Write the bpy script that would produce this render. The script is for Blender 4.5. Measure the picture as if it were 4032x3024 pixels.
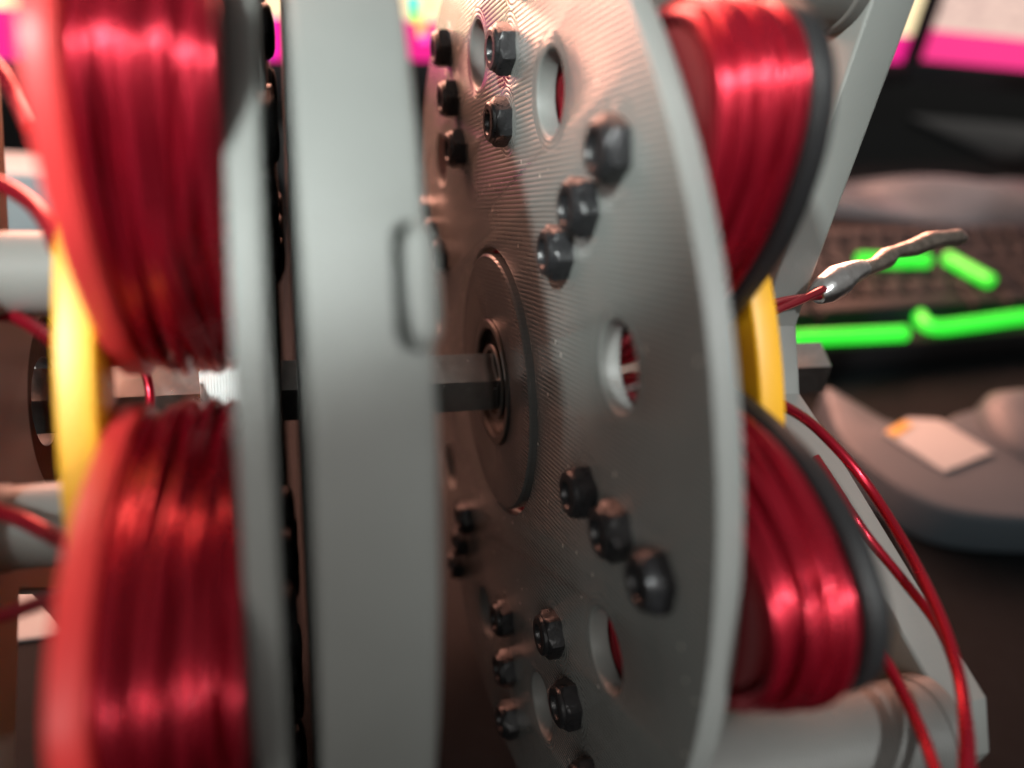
import bpy, bmesh, math, random
from mathutils import Matrix, Vector
random.seed(7)
for o in list(bpy.data.objects): bpy.data.objects.remove(o)
scn = bpy.context.scene
COL = scn.collection
R_ = math.radians

# ---------------------------------------------------------------- frames
# device frame (mm): X along the shaft, shaft axis = origin; the whole machine is
# turned about its shaft and stands on the desk (world Z = 0, metres)
TURN = R_(-34.0)
H = 0.112
MDEV = Matrix.Translation((0, 0, H)) @ Matrix.Rotation(TURN, 4, 'X')
TILT = MDEV @ Matrix.Translation((-0.0012, 0, 0)) @ Matrix.Rotation(-0.0517, 4, 'Y')        # the right stator sits 3 degrees askew on the shaft

# ---------------------------------------------------------------- camera
FPX = 3150.0
Cdev = Vector((-0.046546, -0.178857, -0.003435))
yaw, pit, rol = -0.2689, 0.0147, -0.0488
fw = Vector((-math.sin(yaw)*math.cos(pit), math.cos(yaw)*math.cos(pit), math.sin(pit)))
r0 = Vector((math.cos(yaw), math.sin(yaw), 0)); u0 = r0.cross(fw)
rt = r0*math.cos(rol) + u0*math.sin(rol); up = rt.cross(fw)
M3 = MDEV.to_3x3()
CW = MDEV @ Cdev; FW = M3 @ fw; RT = M3 @ rt; UP = M3 @ up
cam = bpy.data.cameras.new('camera'); camo = bpy.data.objects.new('camera', cam); COL.objects.link(camo)
mw = Matrix.Identity(4)
for i in range(3):
    mw[i][0] = RT[i]; mw[i][1] = UP[i]; mw[i][2] = -FW[i]; mw[i][3] = CW[i]
camo.matrix_world = mw
cam.sensor_fit = 'HORIZONTAL'; cam.sensor_width = 36.0; cam.lens = 36.0*FPX/4032.0
cam.clip_start = 0.01; cam.clip_end = 20
cam.dof.use_dof = True; cam.dof.focus_distance = 0.158; cam.dof.aperture_fstop = 6.4
scn.camera = camo

def px(u, v, depth):          # photograph pixel + depth in mm -> world point
    d = FW + RT*((u-2016)/FPX) - UP*((v-1512)/FPX)
    return CW + d*(depth*0.001)
def pz(u, v, z):              # photograph pixel on the level z (mm) above the desk
    d = FW + RT*((u-2016)/FPX) - UP*((v-1512)/FPX)
    return CW + d*((z*0.001-CW.z)/d.z)

# ---------------------------------------------------------------- light
w = bpy.data.worlds.new('World'); scn.world = w; w.use_nodes = True
bg = w.node_tree.nodes['Background']; bg.inputs[0].default_value = (1.0, 0.95, 0.89, 1); bg.inputs[1].default_value = 0.20
def area(name, loc, target, size, power, color):
    l = bpy.data.lights.new(name, 'AREA'); l.shape = 'SQUARE'; l.size = size; l.energy = power; l.color = color
    o = bpy.data.objects.new(name, l); COL.objects.link(o); o.location = loc
    o.rotation_euler = (Vector(target)-Vector(loc)).to_track_quat('-Z', 'Y').to_euler()
    return o
def spot(name, loc, target, deg, power, color, blend=0.35, size=0.02):
    l = bpy.data.lights.new(name, 'SPOT'); l.spot_size = R_(deg); l.spot_blend = blend; l.energy = power; l.color = color; l.shadow_soft_size = size
    o = bpy.data.objects.new(name, l); COL.objects.link(o); o.location = loc
    o.rotation_euler = (Vector(target)-Vector(loc)).to_track_quat('-Z', 'Y').to_euler()
    return o
def dv(x, y, z): return MDEV @ Vector((x*.001, y*.001, z*.001))
LP = Vector((-0.25, -0.32, 0.46)); LE = dv(-39, -97, 4)     # added spot: beam edge stands in for a phone's shadow on the rotor
LA = (LE-LP).normalized(); LD = LA.copy()
LW = Vector((1, 0, 0)); LW = (LW-LD*LW.dot(LD)).normalized()
LW = max([Matrix.Rotation(R_(a), 3, LD) @ LW for a in (-15, 15)], key=lambda v: v.z)
LA = max([Matrix.Rotation(R_(a), 3, LW) @ LD for a in (-24, 24)], key=lambda v: v.y)
spot('key_spot', LP, LP+LA, 2*math.degrees(LA.angle(LD)), 18.5, (0.93, 1.0, 0.96), blend=0.06, size=0.012)
area('front_fill', (-0.60, -1.0, 0.80), (0, 0, 0.1), 0.5, 6.0, (1.0, 0.96, 0.9))  # added soft fill from the front, lifts the lower parts
spot('left_fill_spot', (0.34, -0.62, 0.60), dv(-112, -97, -22), 8.4, 14, (1.0, 0.97, 0.92))  # added narrow spot, brightens only the left coils and plate rim
spot('right_fill_spot', (0.14, -0.66, 0.72), dv(30, -90, -12), 8.6, 30, (0.97, 1.0, 0.98))  # added narrow spot, brightens only the right coils, ring and frame
scn.view_settings.view_transform = 'Standard'; scn.view_settings.look = 'None'
scn.view_settings.exposure = 0.0; scn.view_settings.gamma = 1.0
scn.render.engine = 'CYCLES'

# ---------------------------------------------------------------- materials
def mat(name, base, rough=0.5, metal=0.0, coat=0.0, noise=0.06, nscale=300, bump=0.0, bscale=900, emit=None, es=0, rvar=0.0):
    m = bpy.data.materials.new(name); m.use_nodes = True
    nt = m.node_tree; N = nt.nodes; L = nt.links; b = N['Principled BSDF']
    b.inputs['Roughness'].default_value = rough; b.inputs['Metallic'].default_value = metal
    b.inputs['Coat Weight'].default_value = coat; b.inputs['Coat Roughness'].default_value = 0.12
    tc = N.new('ShaderNodeTexCoord'); nz = N.new('ShaderNodeTexNoise'); nz.inputs['Scale'].default_value = nscale; nz.inputs['Detail'].default_value = 5
    L.new(tc.outputs['Object'], nz.inputs['Vector'])
    mix = N.new('ShaderNodeMix'); mix.data_type = 'RGBA'
    lo = [c*(1-noise*1.5) for c in base]; hi = [min(1, c*(1+noise*1.5)) for c in base]
    mix.inputs[6].default_value = (*lo, 1); mix.inputs[7].default_value = (*hi, 1)
    L.new(nz.outputs[0], mix.inputs[0]); L.new(mix.outputs[2], b.inputs['Base Color'])
    if rvar:
        mr = N.new('ShaderNodeMapRange'); mr.inputs[3].default_value = rough-rvar; mr.inputs[4].default_value = rough+rvar
        L.new(nz.outputs[0], mr.inputs[0]); L.new(mr.outputs[0], b.inputs['Roughness'])
    if bump:
        n2 = N.new('ShaderNodeTexNoise'); n2.inputs['Scale'].default_value = bscale; n2.inputs['Detail'].default_value = 3
        L.new(tc.outputs['Object'], n2.inputs['Vector'])
        bp = N.new('ShaderNodeBump'); bp.inputs['Strength'].default_value = bump; bp.inputs['Distance'].default_value = 0.0003
        L.new(n2.outputs[0], bp.inputs['Height']); L.new(bp.outputs[0], b.inputs['Normal'])
    if emit:
        b.inputs['Emission Color'].default_value = (*emit, 1); b.inputs['Emission Strength'].default_value = es
    return m

def print_lines(m, vec, pitch, depth, wob=0.0, strength=1.0, rings=False):
    """printed plastic: parallel extrusion lines, s = vec . object position"""
    nt = m.node_tree; N = nt.nodes; L = nt.links; b = N['Principled BSDF']
    tc = N.new('ShaderNodeTexCoord')
    dp = N.new('ShaderNodeVectorMath'); dp.operation = 'DOT_PRODUCT'; dp.inputs[1].default_value = vec
    nz = N.new('ShaderNodeTexNoise'); nz.inputs['Scale'].default_value = 70; nz.inputs['Detail'].default_value = 3
    L.new(tc.outputs['Object'], dp.inputs[0]); L.new(tc.outputs['Object'], nz.inputs['Vector'])
    ma = N.new('ShaderNodeMath'); ma.operation = 'MULTIPLY_ADD'; ma.inputs[1].default_value = wob; L.new(nz.outputs[0], ma.inputs[0]); L.new(dp.outputs['Value'], ma.inputs[2])
    src = ma.outputs[0]
    if rings:                 # perimeters: the lines turn into rings round every hole and nut seat
        def op(o, a, b=None, c=None):
            nd = N.new('ShaderNodeMath'); nd.operation = o
            for i, x in enumerate((a, b, c)):
                if x is None: continue
                if isinstance(x, (int, float)): nd.inputs[i].default_value = x
                else: L.new(x, nd.inputs[i])
            return nd.outputs[0]
        sx = N.new('ShaderNodeSeparateXYZ'); L.new(tc.outputs['Object'], sx.inputs[0])
        y, z = op('MULTIPLY', sx.outputs['Y'], -1.0), sx.outputs['Z']
        rr = op('SQRT', op('ADD', op('MULTIPLY', y, y), op('MULTIPLY', z, z)))
        an = op('ADD', op('ARCTAN2', z, y), 20*math.pi)
        def dist(off, rad):
            am = op('SUBTRACT', op('MODULO', op('ADD', an, off), R_(40)), R_(20))
            a, b = op('SUBTRACT', op('MULTIPLY', rr, op('COSINE', am)), rad*.001), op('MULTIPLY', rr, op('SINE', am))
            return op('SQRT', op('ADD', op('MULTIPLY', a, a), op('MULTIPLY', b, b)))
        dh = dist(R_(20), 71.7); dn = op('MINIMUM', op('MINIMUM', dist(0, 58.0), dist(0, 71.2)), dist(0, 84.9))
        th = op('LESS_THAN', op('MULTIPLY_ADD', nz.outputs[0], 0.002, dh), 0.0105)
        tn = op('LESS_THAN', op('MULTIPLY_ADD', nz.outputs[0], 0.002, dn), 0.0078)
        # the hub boss keeps plain lines
        def sel(m_, a, b): return op('ADD', op('MULTIPLY', m_, a), op('MULTIPLY', op('SUBTRACT', 1.0, m_), b))
        src = sel(th, dh, sel(tn, dn, src))
    mu = N.new('ShaderNodeMath'); mu.operation = 'MULTIPLY'; mu.inputs[1].default_value = 2*math.pi/pitch; L.new(src, mu.inputs[0])
    si = N.new('ShaderNodeMath'); si.operation = 'SINE'; L.new(mu.outputs[0], si.inputs[0])
    ab = N.new('ShaderNodeMath'); ab.operation = 'ABSOLUTE'; L.new(si.outputs[0], ab.inputs[0])
    n2 = N.new('ShaderNodeTexNoise'); n2.inputs['Scale'].default_value = 420; n2.inputs['Detail'].default_value = 4; L.new(tc.outputs['Object'], n2.inputs['Vector'])
    ad = N.new('ShaderNodeMath'); ad.operation = 'MULTIPLY_ADD'; ad.inputs[1].default_value = 0.5; L.new(n2.outputs[0], ad.inputs[0]); L.new(ab.outputs[0], ad.inputs[2])
    bp = N.new('ShaderNodeBump'); bp.inputs['Strength'].default_value = strength; bp.inputs['Distance'].default_value = depth
    L.new(ad.outputs[0], bp.inputs['Height']); L.new(bp.outputs[0], b.inputs['Normal'])

def specks(m, scale, thr, col):
    nt = m.node_tree; N = nt.nodes; L = nt.links; b = N['Principled BSDF']
    tc = N.new('ShaderNodeTexCoord'); vo = N.new('ShaderNodeTexVoronoi'); vo.inputs['Scale'].default_value = scale; L.new(tc.outputs['Object'], vo.inputs['Vector'])
    wn = N.new('ShaderNodeSeparateColor'); L.new(vo.outputs['Color'], wn.inputs[0])
    a = N.new('ShaderNodeMath'); a.operation = 'MULTIPLY'; a.inputs[1].default_value = thr; L.new(wn.outputs[0], a.inputs[0])
    g = N.new('ShaderNodeMath'); g.operation = 'LESS_THAN'; L.new(vo.outputs['Distance'], g.inputs[0]); L.new(a.outputs[0], g.inputs[1])
    g2 = N.new('ShaderNodeMath'); g2.operation = 'GREATER_THAN'; g2.inputs[1].default_value = 0.72; L.new(wn.outputs[1], g2.inputs[0])
    g3 = N.new('ShaderNodeMath'); g3.operation = 'MULTIPLY'; L.new(g.outputs[0], g3.inputs[0]); L.new(g2.outputs[0], g3.inputs[1])
    mx = N.new('ShaderNodeMix'); mx.data_type = 'RGBA'; mx.inputs[7].default_value = (*col, 1)
    old = b.inputs['Base Color'].links[0].from_socket
    L.new(g3.outputs[0], mx.inputs[0]); L.new(old, mx.inputs[6]); L.new(mx.outputs[2], b.inputs['Base Color'])
GREY = (0.175, 0.183, 0.176)
M = {}
M['grey'] = mat('grey_printed_plastic', GREY, 0.42, noise=0.05, nscale=120, bump=0.12, bscale=1500)
M['grey_face'] = mat('grey_printed_face', GREY, 0.22, noise=0.08, nscale=90, rvar=0.06)
b_ = R_(13.0)
print_lines(M['grey_face'], (0, math.sin(b_), -math.cos(b_)), 0.0018, 0.00011, wob=0.0003, rings=True)
M['grey_face'].node_tree.nodes['Principled BSDF'].inputs['Coat Weight'].default_value = 0.6
M['grey_face'].node_tree.nodes['Principled BSDF'].inputs['Coat Roughness'].default_value = 0.2
specks(M['grey_face'], 420, 0.17, (0.5, 0.48, 0.44))
M['hub'] = mat('shaded_hub_plastic', (0.10, 0.102, 0.10), 0.22, noise=0.15, nscale=120)  # same grey plastic as the plates, its shade put into the colour
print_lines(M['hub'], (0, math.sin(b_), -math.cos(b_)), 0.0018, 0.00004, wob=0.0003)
M['grey_rim'] = mat('grey_printed_rim', GREY, 0.45, noise=0.05, nscale=110)
print_lines(M['grey_rim'], (1, 0, 0), 0.0006, 0.00005, wob=0.0, strength=0.6)
M['grey_tube'] = mat('grey_printed_tube', (0.105, 0.105, 0.10), 0.5, noise=0.06, nscale=150)
print_lines(M['grey_tube'], (1, 0, 0), 0.0012, 0.00012, wob=0.0003, strength=0.8)
M['white_tube'] = mat('pale_printed_tube', (0.42, 0.43, 0.43), 0.6, noise=0.05, nscale=150)
print_lines(M['white_tube'], (1, 0, 0), 0.0012, 0.00014, wob=0.0002, strength=0.9)
M['wire'] = mat('red_enamelled_copper', (0.36, 0.009, 0.025), 0.28, metal=0.75, coat=0.10, noise=0.16, nscale=60, rvar=0.06)
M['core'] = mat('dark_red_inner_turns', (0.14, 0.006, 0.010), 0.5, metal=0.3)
M['coral'] = mat('red_plastic', (0.62, 0.040, 0.040), 0.45, noise=0.05, nscale=100, bump=0.1)
M['black_plastic'] = mat('black_plastic', (0.012, 0.012, 0.013), 0.5, noise=0.2, nscale=200, bump=0.2)
M['black_oxide'] = mat('black_oxide_steel', (0.022, 0.022, 0.024), 0.30, metal=0.35, noise=0.3, nscale=700, bump=0.3, bscale=1600, rvar=0.1)
M['steel'] = mat('brushed_steel', (0.78, 0.77, 0.75), 0.24, metal=1.0, noise=0.12, nscale=500, rvar=0.08)
M['bearing'] = mat('dark_bearing_steel', (0.20, 0.19, 0.18), 0.28, metal=1.0, noise=0.15, nscale=500)
M['yellow'] = mat('silky_yellow_plastic', (0.66, 0.33, 0.010), 0.45, metal=0.0, noise=0.06, nscale=90, bump=0.1)
M['solder'] = mat('solder', (0.72, 0.72, 0.72), 0.30, metal=1.0, noise=0.4, nscale=260, bump=0.6, bscale=500)
M['burnt'] = mat('tinned_scorched_copper', (0.36, 0.31, 0.27), 0.35, metal=0.9, noise=0.55, nscale=500, bump=0.8, bscale=900)
M['desk'] = mat('black_desk_mat', (0.0028, 0.0042, 0.0052), 0.75, noise=0.4, nscale=160, bump=0.5, bscale=700)
M['kbd'] = mat('keyboard_black', (0.009, 0.009, 0.010), 0.45, noise=0.15, nscale=80)
M['key'] = mat('keycap_black', (0.006, 0.0095, 0.012), 0.6, noise=0.25, nscale=120)
M['green'] = mat('green_light_bar', (0.02, 0.3, 0.02), 0.4, emit=(0.03, 0.78, 0.035), es=1.35)
M['bezel'] = mat('monitor_bezel_black', (0.014, 0.014, 0.016), 0.35, noise=0.1)
M['tray'] = mat('grey_tray_plastic', (0.05, 0.066, 0.08), 0.5, noise=0.08, nscale=40)
M['paper'] = mat('white_paper', (0.30, 0.33, 0.34), 0.7, noise=0.04, nscale=40, bump=0.2, bscale=60)
M['tape'] = mat('amber_tape', (0.55, 0.33, 0.06), 0.4)
M['bag'] = mat('grey_film', (0.075, 0.10, 0.12), 0.32, noise=0.25, nscale=30, bump=0.6, bscale=40)
M['box'] = mat('pale_blue_grey_card', (0.26, 0.31, 0.33), 0.6, noise=0.04, nscale=30)

for k_, sp_ in (('desk', .12), ('key', .2), ('kbd', .2), ('bezel', .25), ('black_plastic', .3), ('bag', .4), ('tray', .35)):
    M[k_].node_tree.nodes['Principled BSDF'].inputs['Specular IOR Level'].default_value = sp_
def screen_mat(name, bands, lines=None):
    """bands: (height fraction, colour, strength) from the bottom of the screen, object Z in m"""
    m = bpy.data.materials.new(name); m.use_nodes = True; nt = m.node_tree; N = nt.nodes; L = nt.links
    b = N['Principled BSDF']; b.inputs['Base Color'].default_value = (0.01, 0.01, 0.01, 1); b.inputs['Roughness'].default_value = 0.25
    tc = N.new('ShaderNodeTexCoord'); sx = N.new('ShaderNodeSeparateXYZ'); L.new(tc.outputs['Object'], sx.inputs[0])
    cr = N.new('ShaderNodeValToRGB'); cr.color_ramp.interpolation = 'CONSTANT'
    mr = N.new('ShaderNodeMapRange'); mr.inputs[1].default_value = 0; mr.inputs[2].default_value = 0.4; L.new(sx.outputs['Z'], mr.inputs[0]); L.new(mr.outputs[0], cr.inputs[0])
    el = cr.color_ramp.elements
    el[0].position = 0; el[0].color = (*bands[0][1], 1); el[1].position = bands[1][0]; el[1].color = (*bands[1][1], 1)
    for p, c in bands[2:]:
        e = el.new(p); e.color = (*c, 1)
    out = cr.outputs[0]
    if lines:
        # rows of small print: darker dashes
        br = N.new('ShaderNodeTexNoise'); br.inputs['Scale'].default_value = 1; br.inputs['Detail'].default_value = 2
        mp = N.new('ShaderNodeMapping'); mp.inputs['Scale'].default_value = (60, 1, 190); L.new(tc.outputs['Object'], mp.inputs[0]); L.new(mp.outputs[0], br.inputs['Vector'])
        gt = N.new('ShaderNodeMapRange'); gt.inputs[1].default_value = 0.5; gt.inputs[2].default_value = 0.58; L.new(br.outputs[0], gt.inputs[0])
        ab = N.new('ShaderNodeMath'); ab.operation = 'GREATER_THAN'; ab.inputs[1].default_value = lines; L.new(sx.outputs['Z'], ab.inputs[0])
        mm = N.new('ShaderNodeMath'); mm.operation = 'MULTIPLY'; L.new(gt.outputs[0], mm.inputs[0]); L.new(ab.outputs[0], mm.inputs[1])
        m3 = N.new('ShaderNodeMath'); m3.operation = 'MULTIPLY'; m3.inputs[1].default_value = 0.35; L.new(mm.outputs[0], m3.inputs[0])
        mx = N.new('ShaderNodeMix'); mx.data_type = 'RGBA'; mx.inputs[7].default_value = (0.02, 0.012, 0.012, 1)
        L.new(m3.outputs[0], mx.inputs[0]); L.new(out, mx.inputs[6]); out = mx.outputs[2]
    L.new(out, b.inputs['Emission Color']); b.inputs['Emission Strength'].default_value = 19.0
    return m
M['screen_a'] = screen_mat('screen_wide', [(0, (0.055, 0.0008, 0.0162)), (0.062, (0.077, 0.062, 0.036)), (0.17, (1.0, 0.42, 0.29)), (0.75, (1.0, 0.47, 0.33))])
M['screen_b'] = screen_mat('screen_side', [(0, (0.055, 0.0025, 0.0148)), (0.072, (0.047, 0.033, 0.028)), (0.5, (0.047, 0.033, 0.028))], lines=0.036)

# ---------------------------------------------------------------- mesh helpers (mm in, m out)
def add(name, mesh, parent=None, mw=None, mats=(), smooth=30, kind=None):
    o = bpy.data.objects.new(name, mesh); COL.objects.link(o)
    if mesh is not None:
        for m in mats:
            if m.name not in [x.name for x in mesh.materials if x]: mesh.materials.append(m)
        if smooth and not mesh.get('sm'):
            mesh.shade_smooth(); mesh.set_sharp_from_angle(angle=R_(smooth)); mesh['sm'] = 1
    if parent: o.parent = parent
    if mw is not None: o.matrix_local = mw
    if kind: o['kind'] = kind
    return o
def mesh_from(name, verts, faces):
    me = bpy.data.meshes.new(name); me.from_pydata([(x*.001, y*.001, z*.001) for x, y, z in verts], [], faces); me.update(); return me
def plate(name, loops, x0, x1, bevel=0.6):
    """flat plate: closed loops of (y,z) (first outer, rest holes), from x0 to x1 along device X"""
    cu = bpy.data.curves.new('tmp', 'CURVE'); cu.dimensions = '2D'; cu.fill_mode = 'BOTH'
    for lp in loops:
        s = cu.splines.new('POLY'); s.points.add(len(lp)-1); s.use_cyclic_u = True
        for p, (a, b) in zip(s.points, lp): p.co = (a*.001, b*.001, 0, 1)
    t = (x1-x0)*.001
    cu.extrude = t/2-bevel*.001; cu.bevel_depth = bevel*.001; cu.bevel_resolution = 2; cu.offset = -bevel*.001
    o = bpy.data.objects.new('tmp', cu); COL.objects.link(o)
    dg = bpy.context.evaluated_depsgraph_get(); dg.update()
    me = bpy.data.meshes.new_from_object(o.evaluated_get(dg)); me.name = name
    bpy.data.objects.remove(o); bpy.data.curves.remove(cu)
    me.materials.clear()
    xm = (x0+x1)/2*.001
    for v in me.vertices:
        x, y, z = v.co; v.co = (z+xm, x, y)
    bm = bmesh.new(); bm.from_mesh(me); bmesh.ops.remove_doubles(bm, verts=bm.verts, dist=1e-6); bmesh.ops.recalc_face_normals(bm, faces=bm.faces); bm.to_mesh(me); bm.free()
    me.update(); return me
def circle(cy, cz, r, n=96, a0=0): return [(cy+r*math.cos(a0+2*math.pi*i/n), cz+r*math.sin(a0+2*math.pi*i/n)) for i in range(n)]
def pol(r, deg): return (-r*math.cos(R_(deg)), r*math.sin(R_(deg)))   # deg from the camera side, upward
def lathe(name, prof, n=48, closed=False):
    """prof: list of (x, r); axis = X"""
    vs, fs = [], []
    for x, r in prof:
        for i in range(n):
            a = 2*math.pi*i/n; vs.append((x, r*math.cos(a), r*math.sin(a)))
    k = len(prof)
    for j in range(k-1 if not closed else k):
        for i in range(n):
            a, b = j*n+i, j*n+(i+1) % n; c, d = ((j+1) % k)*n+(i+1) % n, ((j+1) % k)*n+i
            fs.append((a, b, c, d))
    if not closed:
        fs.append(tuple(range(n))[::-1]); fs.append(tuple((k-1)*n+i for i in range(n)))
    me = mesh_from(name, vs, fs)
    bm = bmesh.new(); bm.from_mesh(me); bmesh.ops.recalc_face_normals(bm, faces=bm.faces); bm.to_mesh(me); bm.free(); return me
def tube(name, pts, rad, n=10, world=True, sub=8):
    """smooth tube through world points (m); rad in mm, number or list"""
    P = [Vector(p) for p in pts]; k = len(P)
    rs = rad if isinstance(rad, (list, tuple)) else [rad]*k
    Q, RR = [], []
    for i in range(k-1):
        p0, p1, p2, p3 = P[max(i-1, 0)], P[i], P[i+1], P[min(i+2, k-1)]
        for j in range(sub):
            t = j/sub
            Q.append(0.5*((2*p1)+(p2-p0)*t+(2*p0-5*p1+4*p2-p3)*t*t+(3*p1-p0-3*p2+p3)*t**3)); RR.append(rs[i]*(1-t)+rs[i+1]*t)
    Q.append(P[-1]); RR.append(rs[-1])
    for q_, r_ in zip(Q, RR): q_.z = max(q_.z, r_*.001+.0002)      # never below the desk
    vs, fs = [], []; nrm = None
    for i, q in enumerate(Q):
        tg = (Q[min(i+1, len(Q)-1)]-Q[max(i-1, 0)]).normalized()
        if nrm is None: nrm = tg.orthogonal().normalized()
        nrm = (nrm-tg*nrm.dot(tg)).normalized(); bn = tg.cross(nrm)
        for a in range(n):
            an = 2*math.pi*a/n; vs.append(q+(nrm*math.cos(an)+bn*math.sin(an))*RR[i]*.001)
    for i in range(len(Q)-1):
        for a in range(n): fs.append((i*n+a, i*n+(a+1) % n, (i+1)*n+(a+1) % n, (i+1)*n+a))
    fs.append(tuple(range(n))[::-1]); fs.append(tuple((len(Q)-1)*n+a for a in range(n)))
    me = bpy.data.meshes.new(name); me.from_pydata([tuple(v) for v in vs], [], fs); me.update(); return me
def box_mesh(name, x0, x1, y0, y1, z0, z1, bev=0.8, seg=2, taper=0):
    bm = bmesh.new(); bmesh.ops.create_cube(bm, size=1)
    for v in bm.verts:
        hi = v.co.z > 0
        v.co = Vector(((x0+x1)/2+v.co.x*(x1-x0-(taper if hi else 0)), (y0+y1)/2+v.co.y*(y1-y0-(taper if hi else 0)), (z0+z1)/2+v.co.z*(z1-z0)))*.001
    if bev: bmesh.ops.bevel(bm, geom=list(bm.edges), offset=bev*.001, segments=seg, affect='EDGES', profile=0.5)
    me = bpy.data.meshes.new(name); bm.to_mesh(me); bm.free(); return me
def face_mat(me, test, idx):
    for p in me.polygons:
        if test(p): p.material_index = idx

# ================================================================ desk
bm = bmesh.new()
bmesh.ops.create_grid(bm, x_segments=2, y_segments=2, size=1.6)
me = bpy.data.meshes.new('desk'); bm.to_mesh(me); bm.free()
add('desk', me, mats=[M['desk']], smooth=0, kind='structure')

# ================================================================ the machine
motor = bpy.data.objects.new('axial_flux_motor', None); COL.objects.link(motor); motor.empty_display_size = 0.02
motor['label'] = 'grey 3D-printed axial flux motor with red wire coils on a steel hex shaft'
motor['category'] = 'motor'

RD, RH, RN = 97.0, 71.7, (58.0, 71.2, 84.9)
# --- shaft
hexp = [(7.33*math.cos(R_(60*i)+math.pi), 7.33*math.sin(R_(60*i))) for i in range(6)][::-1]
shaft = add('hex_shaft', plate('hex_shaft', [hexp], -128, 84, 0.5), motor, MDEV, [M['steel']], 20)

# --- stator plates
def stator(x0, x1, name, inner_r, rd):
    loops = [circle(0, 0, rd, 192)]
    for k in range(9): loops.append(circle(*pol(RH, 40*k), 6.8, 36))
    loops.append(circle(0, 0, inner_r, 72))
    me = plate(name, loops, x0, x1, 0.5)
    return me
me = stator(0, 3.6, 'stator_plate_right', 30.6, 98.2)
me.materials.append(M['grey_rim']); me.materials.append(M['grey_face'])
face_mat(me, lambda p: p.normal.x < -0.95, 1)
st_r = add('stator_plate', me, motor, TILT)
st_r['label'] = 'grey stator plate with black lock nuts and round holes on its open face'
me = stator(-52, -48.5, 'stator_plate_left', 9, 97.0)
me.materials.append(M['grey_rim'])
st_l = add('stator_plate', me, motor, MDEV)

# hub insert with bearing
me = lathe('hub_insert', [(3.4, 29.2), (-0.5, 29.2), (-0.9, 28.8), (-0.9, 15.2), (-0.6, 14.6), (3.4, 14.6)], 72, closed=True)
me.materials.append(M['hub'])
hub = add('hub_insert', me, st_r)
me = lathe('bearing_ring', [(3, 14.5), (-1.0, 14.5), (-1.3, 14.2), (-1.3, 12.8), (-0.9, 12.4), (3, 12.4)], 64, closed=True)
add('bearing_outer_ring', me, st_r, mats=[M['bearing']])
me = lathe('bearing_shield', [(2.8, 12.5), (0.9, 12.5), (0.9, 8.6), (2.8, 8.6)], 64, closed=True)
add('bearing_shield', me, st_r, mats=[M['black_plastic']])
me = lathe('bearing_inner_ring', [(2.6, 8.8), (-0.6, 8.8), (-0.9, 8.5), (-0.9, 7.5), (2.6, 7.5)], 64, closed=True)
add('bearing_inner_ring', me, st_r, mats=[M['bearing']])

# lock nuts (facing -X)
def nut_mesh():
    n = 36; rc = 5.5
    def hexr(a): 
        a = (a+math.pi/6) % (math.pi/3)-math.pi/6; return 4.76/math.cos(a)
    rings = [(0.1, lambda a: min(hexr(a), 5.15)), (-0.5, lambda a: hexr(a)*.995), (-3.5, lambda a: hexr(a)*.995), (-4.3, lambda a: min(hexr(a), 4.75)), (-4.5, lambda a: 4.45), (-5.3, lambda a: 4.35), (-5.7, lambda a: 3.9), (-5.7, lambda a: 2.75), (-5.2, lambda a: 2.5), (-4.0, lambda a: 2.4), (-4.0, lambda a: 1.9), (-4.6, lambda a: 1.6)]
    vs, fs = [], []
    for x, f in rings:
        for i in range(n):
            a = 2*math.pi*i/n; r = f(a); vs.append((x, r*math.cos(a), r*math.sin(a)))
    for j in range(len(rings)-1):
        for i in range(n): fs.append((j*n+i, j*n+(i+1) % n, (j+1)*n+(i+1) % n, (j+1)*n+i))
    fs.append(tuple((len(rings)-1)*n+i for i in range(n)))
    me = mesh_from('lock_nut', vs, fs); bm = bmesh.new(); bm.from_mesh(me); bmesh.ops.recalc_face_normals(bm, faces=bm.faces)
    bm.to_mesh(me); bm.free(); return me
nm = nut_mesh()
for k in range(9):
    for j, r in enumerate(RN):
        y, z = pol(r, 20+40*k)
        add('lock_nut', nm, st_r, Matrix.Translation((0, y*.001, z*.001)) @ Matrix.Rotation(random.uniform(0, 6.28), 4, 'X') @ Matrix.Rotation(random.uniform(-.03, .03), 4, 'Y') @ Matrix.Diagonal((0.68, 0.87, 0.87, 1)), [M['black_oxide']], 28)
hm = lathe('bolt_head', [(-48.6, 4.6), (-47.8, 4.6), (-47.2, 4.0), (-46.9, 2.6), (-46.8, .5)], 24)
for k in range(9):
    for r in RN:
        y, z = pol(r, 20+40*k)
        add('bolt_head', hm, st_l, Matrix.Translation((0, y*.001, z*.001)), [M['black_oxide']], 40)

# --- rotor drum between the stators
me = plate('rotor', [circle(0, 0, RD, 192), circle(0, 0, 7.6, 48)], -45.2, -32, 1.0)
cut = box_mesh('cut', -1.98, 1.98, -4, 4, -6.98, 6.98, 1.85, 4)
co = bpy.data.objects.new('cut', cut); COL.objects.link(co); co.matrix_world = Matrix.Translation((-0.0340, 0, 0)) @ Matrix.Rotation(R_(-5.0), 4, 'X') @ Matrix.Translation((0, -RD*.001, 0))
ro = bpy.data.objects.new('tmp', me); COL.objects.link(ro); bo = ro.modifiers.new('b', 'BOOLEAN'); bo.object = co; bo.operation = 'DIFFERENCE'; bo.solver = 'EXACT'
dg = bpy.context.evaluated_depsgraph_get(); dg.update(); me = bpy.data.meshes.new_from_object(ro.evaluated_get(dg)); me.name = 'rotor'; me.materials.clear()
bpy.data.objects.remove(ro); bpy.data.objects.remove(co)
rotor = add('rotor', me, motor, MDEV, [M['grey_rim']])
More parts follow.
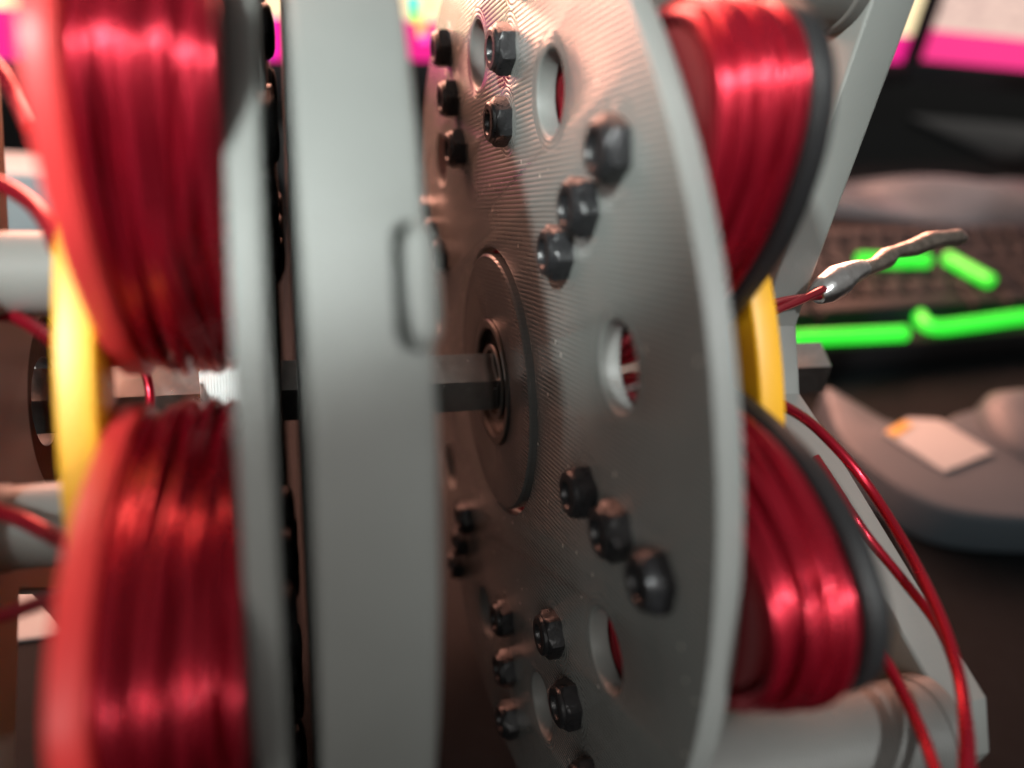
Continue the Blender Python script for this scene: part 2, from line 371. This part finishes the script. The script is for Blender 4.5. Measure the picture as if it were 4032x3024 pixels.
# rounded plug sitting in the rim
def plug_mesh():
    vs, fs = [], []; n = 32
    prof = [(1.0, -3.9), (1.0, 0.3), (0.9, 0.8), (0.68, 1.1), (0.35, 1.2)]
    for s, h in prof:
        for i in range(n):
            a = 2*math.pi*i/n; c, d = math.cos(a), math.sin(a)
            xx = 1.75*math.copysign(abs(c)**.8, c)*(s if s < 1 else 1); zz = 6.7*math.copysign(abs(d)**.6, d)*(1-(1-s)*.36)
            vs.append((xx, -RD-h, zz))
    for j in range(len(prof)-1):
        for i in range(n): fs.append((j*n+i, j*n+(i+1) % n, (j+1)*n+(i+1) % n, (j+1)*n+i))
    fs.append(tuple((len(prof)-1)*n+i for i in range(n)))
    me = mesh_from('rim_plug', vs, fs); bm = bmesh.new(); bm.from_mesh(me); bmesh.ops.recalc_face_normals(bm, faces=bm.faces); bm.to_mesh(me); bm.free(); return me
add('rim_plug', plug_mesh(), rotor, Matrix.Translation((-0.0330, 0, 0)) @ Matrix.Rotation(R_(-5.0), 4, 'X'), [M['grey']], 50)

# --- coils
def oval(a, b, n=2.4, k=96):
    out = []
    for i in range(k):
        t = 2*math.pi*i/k; c, s = math.cos(t), math.sin(t)
        out.append((a*math.copysign(abs(c)**(2/n), c), b*math.copysign(abs(s)**(2/n), s)))
    return out
RC = 74.5
CP = [(104.5, 0), (103.8, 4), (101.5, 7.6), (98, 11), (93, 14), (87, 16.4), (79, 17.9), (70, 18.7), (62, 18.5), (55, 16.9), (50, 14.4), (46.5, 10.6), (44.8, 5.5), (44.3, 0)]
def coil_outline(off, k=96):
    pts = [((r-RC)*(1+off/30), w_*(1+off/20)) for r, w_ in CP]
    pts = pts + [(r, -w_) for r, w_ in pts[-2:0:-1]]
    n = len(pts); out = []
    for i in range(n):
        p0, p1, p2, p3 = [Vector(pts[(i+j-1) % n]) for j in range(4)]
        for j in range(8):
            t = j/8; out.append(tuple(0.5*((2*p1)+(p2-p0)*t+(2*p0-5*p1+4*p2-p3)*t*t+(3*p1-p0-3*p2+p3)*t**3)))
    return even(out, k)
def even(path, k):           # resample closed path evenly
    L = [0]
    for i in range(len(path)):
        p, q = path[i], path[(i+1) % len(path)]; L.append(L[-1]+math.hypot(q[0]-p[0], q[1]-p[1]))
    out = []; j = 0
    for i in range(k):
        d = L[-1]*i/k
        while L[j+1] < d: j += 1
        f = (d-L[j])/(L[j+1]-L[j]); p, q = path[j], path[(j+1) % len(path)]
        out.append((p[0]+(q[0]-p[0])*f, p[1]+(q[1]-p[1])*f))
    return out
def winding(name, x0, x1, seed, rw=0.74, fat=0.0):
    """radial axis = local Y (outward), tangential = local Z, turns stacked along X from x0 to x1"""
    rnd = random.Random(seed); k = 88; m = 8; vs, fs = [], []
    W = abs(x1-x0); sg = 1 if x1 > x0 else -1
    nt = int((W-0.2)/(2*rw*0.97))
    turns = []
    for layer in range(2):
        off = layer*2*rw*0.84
        cnt = nt-layer
        for t in range(cnt):
            xc = rw+(W-2*rw)*((t+0.5*layer)/max(1, nt-1))
            turns.append((fat-rw-off, 0, xc, (0.12 if t in (0, cnt-1) else 0.75) if layer == 0 else 0.3, False))
    for s in range(8):        # stray turns crossing over the rest
        turns.append((fat-rw+rw*1.25, 0, rnd.uniform(.2, .8)*W, W*rnd.uniform(.06, .28), True))
    for (ra, rb, xc, amp, stray) in turns:
        path = coil_outline(ra, k)
        p1, p2, p3 = rnd.uniform(0, 6.28), rnd.uniform(0, 6.28), rnd.uniform(0, 6.28)
        j1 = rnd.uniform(-.42, .42); base = len(vs)
        for i in range(k):
            y, z = path[i]; q = path[(i+1) % k]; o = path[i-1]
            ty, tz = q[0]-o[0], q[1]-o[1]; ln = math.hypot(ty, tz); ny, nz = tz/ln, -ty/ln
            th = 2*math.pi*i/k
            x = xc+amp*math.sin(th+p1)+(0.2*math.sin(2*th+p2))
            x = min(max(x, rw*.8), W-rw*.8)
            dr = j1+0.32*math.sin(2*th+p3)+0.34*math.sin(4*th+p2)
            for c in range(m):
                an = 2*math.pi*c/m
                vs.append((x0+sg*(x+rw*math.cos(an)), y+ny*(dr+rw*math.sin(an)), z+nz*(dr+rw*math.sin(an))))
        for i in range(k):
            for c in range(m):
                fs.append((base+i*m+c, base+i*m+(c+1) % m, base+((i+1) % k)*m+(c+1) % m, base+((i+1) % k)*m+c))
    nw = len(fs)
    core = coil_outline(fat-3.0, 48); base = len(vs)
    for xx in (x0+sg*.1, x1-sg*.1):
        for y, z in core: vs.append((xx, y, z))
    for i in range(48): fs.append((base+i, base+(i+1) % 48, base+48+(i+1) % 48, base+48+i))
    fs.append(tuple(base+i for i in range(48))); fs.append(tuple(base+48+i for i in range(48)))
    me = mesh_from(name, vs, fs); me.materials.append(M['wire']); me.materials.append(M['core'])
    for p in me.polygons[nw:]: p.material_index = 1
    bm = bmesh.new(); bm.from_mesh(me); bmesh.ops.recalc_face_normals(bm, faces=bm.faces); bm.to_mesh(me); bm.free()
    return me
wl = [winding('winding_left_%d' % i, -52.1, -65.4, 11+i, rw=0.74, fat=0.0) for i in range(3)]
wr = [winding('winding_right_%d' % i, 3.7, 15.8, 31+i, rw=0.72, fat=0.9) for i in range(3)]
fl_l = plate('coil_flange_left', [coil_outline(0.9)], -69.0, -65.5, 0.8)
fl_r = plate('coil_flange_right', [coil_outline(1.6)], 15.9, 19.2, 0.8)
def coil_matrix(deg, rc):
    y, z = pol(rc, deg)
    # local Y -> outward radial
    return Matrix.Translation((0, y*.001, z*.001)) @ Matrix.Rotation(math.pi-R_(deg), 4, 'X')
for k in range(9):
    d = 20+40*k
    c = add('coil', wl[k % 3], motor, MDEV @ coil_matrix(d, RC), smooth=60); c['label'] = 'red wire coil with a red end flange on the left stator'
    add('coil_flange', fl_l, c, None, [M['coral']])
for k in range(9):
    d = 20+40*k
    c = add('coil', wr[k % 3], motor, TILT @ coil_matrix(d, RC), smooth=60); c['label'] = 'red wire coil with a black end flange behind the nut-studded stator'
    add('coil_flange', fl_r, c, None, [M['black_plastic']])

# --- yellow retaining plates
me = plate('retaining_ring_left', [circle(0, 0, 72.5, 160), circle(0, 0, 61, 120)], -74, -69.3, 0.7)
add('retaining_ring', me, motor, MDEV, [M['yellow']])
me = plate('retaining_ring_right', [circle(0, 0, 74, 160), circle(0, 0, 60, 120)], 21.6, 26.0, 0.7)
add('retaining_ring', me, motor, TILT, [M['yellow']])
# pale spacer on the shaft behind the left stator
sp_me = lathe('shaft_spacer', [(-52.1, 16), (-53.5, 15), (-55, 13.6), (-57, 12.6), (-59, 11.8), (-61, 10.6), (-63, 9.6), (-64, 8.6), (-64.2, 7.5)], 48)
for v in sp_me.vertices:
    if math.hypot(v.co.y, v.co.z) > .0078: f_ = 1+random.uniform(-.06, .06); v.co.y *= f_; v.co.z *= f_; v.co.x += random.uniform(-.0004, .0004)
add('shaft_spacer', sp_me, motor, MDEV, [M['white_tube']])

# --- right support frame
outl = [(-25, 9), (-31, 18), (-70, 70), (-70, 84), (-48, 84), (-14, 40), (14, 40), (48, 84), (70, 84), (70, 70), (31, 18), (31, -10),
        (100, -67), (78, -81), (8, -42), (-10, -34), (-48, -70), (-48, -166.7), (-64, -177.5), (-66, -72), (-71, -66), (-71, -57), (-31, -12), (-25, -6)]
me = plate('support_frame_right', [outl, circle(0, 0, 14.6, 48)], 53, 62, 0.8)
fr_r = add('support_frame', me, motor, MDEV, [M['grey']])
fr_r['label'] = 'grey printed arm frame carrying the shaft end'
def post(yz, x0, x1, r, parent, m):
    flare = [(x0, r*.98), (x0, r), (x1-3*(1 if x1 > x0 else -1), r), (x1-2.4*(1 if x1 > x0 else -1), r*1.05), (x1, r*1.05)]
    me = lathe('standoff', flare, 48); return add('standoff', me, parent, Matrix.Translation((0, yz[0]*.001, yz[1]*.001)), [m])
post((-57, 71), 17.5, 53.2, 10.5, fr_r, M['grey_tube'])
post((-67, -63), 7.2, 53.2, 9.2, fr_r, M['grey_tube'])
post((64, -20), 27.5, 53.2, 9, fr_r, M['grey_tube'])
# --- left support frame
outl = [(-27, 95), (-50, 95), (-56, 30), (-56, -30), (-62, -92), (-72, -182.9), (-50, -168.1), (-38, -92), (-26, -32), (10, -40), (78, -81), (100, -67), (40, -14), (34, 20), (20, 32), (-24, 28)]
me = plate('support_frame_left', [outl, circle(0, 0, 17.5, 48)], -101, -92, 0.8)
fr_l = add('support_frame', me, motor, MDEV, [M['grey']])
for yz, m in (((-40, 19), M['grey']), ((-38, -20), M['grey']), ((30, 8), M['grey_tube'])):
    post(yz, -52.2, -92, 6.6, fr_l, m)
me = lathe('bearing_left', [(-94, 17.4), (-97, 17.4), (-97, 9), (-94, 9)], 48, closed=True)
add('bearing_cup', me, fr_l, None, [M['black_plastic']])

# print whiskers across the front hole
for (u1, v1, u2, v2) in ((2432, 1535, 2530, 1508), (2400, 1458+40, 2440, 1512)):
    add('print_string', tube('print_string', [px(u1, v1, 112.5), px((u1+u2)/2, (v1+v2)/2+6, 112), px(u2, v2, 111)], [.08, .2, .12], 6, sub=4), motor, Matrix.Identity(4), [M['white_tube']], 60)
# --- loose wires (world points)
MI = Matrix.Identity(4)
def wire(pts, r=0.8, name='lead_wire', m='wire', run=None):
    P = [px(*p) for p in pts]
    if run:                   # the lead goes on out of the picture and down to the desk
        if run == 'left': P = P[::-1]
        d = (P[-1]-P[-2]).normalized(); q = P[-1]; sx = -1 if run == 'left' else 1
        e = Vector((q.x+sx*.11, q.y-.03, r*.001))
        P += [q+d*.03, q+d*.05+Vector((sx*.018, -.005, -.02)), Vector((q.x+d.x*.05+sx*.055, q.y+d.y*.05-.012, max(.012, (q.z+d.z*.05)*.28))), e+Vector((d.x*.05, d.y*.05, 0)), e+Vector((d.x*.05+sx*.05, d.y*.05, 0))]
    return add(name, tube(name, P, r), motor, MI, [M[m]], 60)
wire([(3040, 1585, 138), (3090, 1600, 139), (3220, 1690, 145), (3400, 1890, 146), (3560, 2140, 139), (3690, 2400, 129), (3770, 2640, 121), (3800, 2850, 114), (3800, 3120, 108)], 0.95, run='right')
wire([(3210, 1800, 150), (3290, 1920, 146), (3360, 2030, 142), (3430, 2130, 141), (3560, 2290, 137), (3690, 2460, 131), (3765, 2640, 124), (3810, 2860, 116), (3825, 3120, 110)], 0.85, run='right')
wire([(3400, 2450, 130), (3465, 2560, 128), (3550, 2720, 123), (3630, 2890, 117), (3710, 3120, 109)], 0.95, run='right')
wire([(3020, 1205, 150), (3080, 1185, 156), (3160, 1172, 163), (3250, 1165, 169)], 0.8)
wire([(3020, 1240, 149), (3070, 1215, 154), (3160, 1178, 161), (3260, 1130, 168)], 0.85)
wire([(-60, 700, 112), (40, 745, 111), (120, 800, 109), (180, 870, 106), (230, 980, 103)], 1.15, run='left')
wire([(-60, 1230, 124), (50, 1245, 122), (140, 1290, 119), (215, 1345, 114)], 1.1, run='left')
wire([(-60, 1995, 112), (80, 2045, 109), (200, 2105, 106), (300, 2150, 100)], 1.1, run='left')
wire([(-60, 2445, 106), (80, 2400, 103), (180, 2365, 100), (280, 2330, 96)], 1.0, run='left')
wire([(-60, 200, 112), (10, 290, 110), (60, 390, 108), (110, 500, 104)], 0.9, run='left')
wire([(530, 1400, 138), (572, 1470, 138), (590, 1540, 138), (588, 1610, 137), (560, 1680, 134)], 0.8)
sp = [(3215, 1165, 168), (3250, 1140, 169), (3300, 1105, 171), (3350, 1075, 173), (3400, 1058, 176)]
add('solder_joint', tube('solder_joint', [px(*p) for p in sp], [1.9, 3.1, 3.5, 2.6, 1.9], 14), motor, MI, [M['solder']], 60)
tail = [(3385, 1062, 175), (3440, 1045, 178), (3490, 1015, 182), (3530, 992, 184), (3600, 975, 187), (3660, 950, 190), (3720, 940, 193), (3770, 935, 195), (3800, 940, 196)]
add('twisted_wire_end', tube('twisted_wire_end', [px(*p) for p in tail], [1.9, 1.6, 2.3, 1.5, 2.1, 2.3, 1.9, 2.0, .9], 12), motor, MI, [M['burnt']], 60)

# ================================================================ things on the desk
def thing(name, label, cat, loc, rz=0, group=None):
    o = bpy.data.objects.new(name, None); COL.objects.link(o); o.location = loc; o.rotation_euler = (0, 0, rz); o.empty_display_size = .02
    o['label'] = label; o['category'] = cat
    if group: o['group'] = group
    return o
def tag(o, label, cat): o['label'] = label; o['category'] = cat; return o

# --- keyboard
kb = thing('keyboard', 'black gaming keyboard with green light bars in front of the screens', 'keyboard', (0.150, 0.158, 0), R_(4.5))
add('case', box_mesh('keyboard_case', 0, 450, 0, 165, 1.0, 17, 3), kb, None, [M['kbd']])
kc = {wd: box_mesh('keycap_%d' % wd, -wd/2, wd/2, -8.6, 8.6, 17.1, 27, 1.2, 2, taper=4.5) for wd in (17, 26, 36, 112)}
for r in range(6):
    x = 8; row = []
    pat = {0: [26, 26, 26, 112, 26, 26, 26, 26], 1: [36]+[17]*10+[36], 2: [36]+[17]*11+[26], 3: [26]+[17]*12+[26], 4: [17]*13+[36], 5: [17]*14+[17]}[r] + [17]*4
    for wd in pat:
        if x+wd > 445: break
        add('keycap', kc[wd], kb, Matrix.Translation(((x+wd/2)*.001, (30+19.2*r+(5 if r == 5 else 0))*.001, 0.0)), [M['key']], 40)
        x += wd+2
inv = None
bpy.context.view_layer.update(); kinv = kb.matrix_world.inverted()
for pts, z in (([(3120, 1332), (3360, 1322), (3560, 1312)], 20), ([(3612, 1238), (3672, 1288), (3830, 1275), (4010, 1250), (4200, 1235)], 20), ([(3385, 1022), (3520, 1026), (3650, 1026)], 30), ([(3730, 1015), (3800, 1055), (3900, 1108)], 30)):
    me = tube('light_bar', [pz(u, v, z) for u, v in pts], 4.3, 12); me.transform(kinv)
    add('light_bar', me, kb, None, [M['green']], 60)

# --- monitors
def monitor(name, label, p0, p1, z0, hgt, scr, bez=9):
    p0, p1 = Vector(p0)*.001, Vector(p1)*.001
    d = p1-p0; L = d.length*1000; rz = math.atan2(d.y, d.x)
    t = thing(name, label, 'monitor', (p0.x, p0.y, 0), rz)
    add('housing', box_mesh('housing', -bez, L+bez, 1.5, 38, z0-22, z0+hgt+bez, 2), t, None, [M['bezel']])
    # bezel frame proud of the screen
    for nm_, bx in (('bezel', (-bez, L+bez, -2, 1.4, z0-22, z0)), ('bezel', (-bez, L+bez, -2, 1.4, z0+hgt, z0+hgt+bez)), ('bezel', (-bez, 0, -2, 1.4, z0+.1, z0+hgt-.1)), ('bezel', (L, L+bez, -2, 1.4, z0+.1, z0+hgt-.1))):
        add(nm_, box_mesh('bezel', *bx, .5), t, None, [M['bezel']])
    me = box_mesh('screen', 0, L, 0, 1.2, 0, hgt, 0)
    add('screen', me, t, Matrix.Translation((0, 0, z0*.001)), [scr], 0)
    add('stand_neck', box_mesh('stand_neck', L/2-30, L/2+30, 40, 58, 6, z0+hgt*.5, 2), t, None, [M['bezel']])
    add('stand_foot', box_mesh('stand_foot', L/2-110, L/2+110, 5, 190, 0.2, 6, 2), t, None, [M['bezel']])
    return t
mon = monitor('monitor', 'wide monitor with a pink bar along the bottom of its cream screen', (-420, 290, 0), (562, 580, 0), 100, 400, M['screen_a'])
bpy.context.view_layer.update()
def onscreen(u, v):
    d = FW + RT*((u-2016)/FPX) - UP*((v-1512)/FPX); inv = mon.matrix_world.inverted()
    a = inv @ CW; b = inv.to_3x3() @ d; return a + b*((-0.0008-a.y)/b.y)
for u, v, wd, hg, c in ((1628, 25, 9, 12, (0.05, 0.75, 0.55)), (1632, 62, 9, 7, (0.35, 0.85, 0.12)), (1660, 118, 8, 8, (1.0, 0.45, 0.12)), (1690, 20, 7, 9, (1.0, 0.75, 0.35)), (1672, 150, 6, 5, (0.8, 0.12, 0.75)), (1066, 150, 3, 22, (0.75, 0.02, 0.75))):
    p = onscreen(u, v)*1000
    add('screen_icon', box_mesh('screen_icon', p.x-wd/2, p.x+wd/2, -0.8, -0.1, p.z-hg/2, p.z+hg/2, 0), mon, None, [mat('icon_glow', c, 0.4, emit=c, es=0.9)], 0)
monitor('monitor', 'smaller side monitor with pale text rows above a pink bar', (602, 602, 0), (1100, 545, 0), 100, 290, M['screen_b'])

# --- grey tray with paper label
def slab(name, pts, z0, z1, bev):
    me = plate(name, [[(p[0], p[1]) for p in pts]], z0, z1, bev)     # (x=height, y=a, z=b)
    for v in me.vertices: v.co = (v.co.y, v.co.z, v.co.x)
    me.flip_normals() if False else None
    bm = bmesh.new(); bm.from_mesh(me); bmesh.ops.recalc_face_normals(bm, faces=bm.faces); bm.to_mesh(me); bm.free(); return me
def smooth_loop(pts, sub=6):
    k = len(pts); out = []
    for i in range(k):
        p0, p1, p2, p3 = [Vector(pts[(i+j-1) % k]) for j in range(4)]
        for j in range(sub):
            t = j/sub; out.append(tuple(0.5*((2*p1)+(p2-p0)*t+(2*p0-5*p1+4*p2-p3)*t*t+(3*p1-p0-3*p2+p3)*t**3)))
    return out
tray = thing('plastic_tray', 'curved grey plastic tray with a paper label between keyboard and motor', 'tray', (0.26, 0.07, 0))
ti = Matrix.Translation((-0.26, -0.07, 0))
tp = [(204, 126), (194, 108), (186, 86), (187, 66), (193, 45), (208, 32), (240, 24), (300, 16), (380, 20), (400, 60), (380, 100), (304, 105), (263, 99), (237, 90), (219, 95), (212, 110)]
me = slab('tray_body', smooth_loop(tp), 0.3, 20, 3.0); me.transform(ti); add('tray_body', me, tray, None, [M['tray']])
me = lathe('tray_knob', [(20.1, 33), (25, 32), (29, 27), (31, 18), (31.5, 3)], 48)
for v in me.vertices: v.co = (v.co.y+.292, v.co.z+.074, v.co.x)
me.transform(ti); bm = bmesh.new(); bm.from_mesh(me); bmesh.ops.recalc_face_normals(bm, faces=bm.faces); bm.to_mesh(me); bm.free()
add('tray_knob', me, tray, None, [M['tray']], 50)
lab = [pz(3485, 1700, 22), pz(3575, 1642, 22), pz(3700, 1648, 22), pz(3915, 1775, 22), pz(3725, 1852, 22)]
pl = tag(add('paper_label', slab('paper_label', [(p.x*1000, p.y*1000) for p in lab], 20.3, 21.6, 0.15), mats=[M['paper']]), 'crumpled white paper label lying on the grey tray', 'paper')
tpz = [pz(3490, 1690, 23), pz(3560, 1650, 23), pz(3600, 1665, 23), pz(3530, 1712, 23)]
add('tape_strip', slab('tape_strip', [(p.x*1000, p.y*1000) for p in tpz], 21.7, 22.1, 0.05), pl, None, [M['tape']])

# --- plastic film behind the keyboard
def film():
    n, m = 40, 16; vs, fs = [], []; rnd = random.Random(3)
    ph = [rnd.uniform(0, 6.28) for _ in range(8)]
    for i in range(n):
        for j in range(m):
            s, t = i/(n-1), j/(m-1)
            x = 330+420*s; wdt = 26+46*s
            yc = 452-36*s
            y = yc+(t-.5)*2*wdt
            h = max(0, 1-(2*t-1)**2)**.6*(12+26*s)*(0.75+.25*math.sin(9*s+ph[0]+2*t)+.18*math.sin(17*s+5*t+ph[1]))
            vs.append((x, y, 0.6+h))
    for i in range(n-1):
        for j in range(m-1): fs.append((i*m+j, (i+1)*m+j, (i+1)*m+j+1, i*m+j+1))
    b0 = len(vs)
    for (x, y, z) in list(vs): vs.append((x, y, 0.2))
    for i in range(n-1):
        for j in range(m-1): fs.append((b0+i*m+j, b0+i*m+j+1, b0+(i+1)*m+j+1, b0+(i+1)*m+j))
    rim = [i*m for i in range(n)]+[(n-1)*m+j for j in range(1, m)]+[i*m+m-1 for i in range(n-2, -1, -1)]+[j for j in range(m-2, 0, -1)]
    for a, b in zip(rim, rim[1:]+rim[:1]): fs.append((a, b, b0+b, b0+a))
    me = mesh_from('plastic_film', vs, fs); bm = bmesh.new(); bm.from_mesh(me); bmesh.ops.recalc_face_normals(bm, faces=bm.faces); bm.to_mesh(me); bm.free(); return me
tag(add('plastic_bag', film(), mats=[M['bag']], smooth=60), 'crumpled grey plastic bag lying behind the keyboard', 'bag')

# --- left side: pale box behind, white sheet on the desk
tag(add('card_box', box_mesh('card_box', -260, -150, 262, 296, 0.3, 70, 1.5), mats=[M['box']]), 'pale blue-grey card box standing before the wide monitor', 'box')
tag(add('paper_sheet', box_mesh('paper_sheet', -215, -85, 40, 150, 0.3, 1.2, .2), mats=[M['paper']]), 'white paper sheet on the black desk mat behind the motor', 'paper')
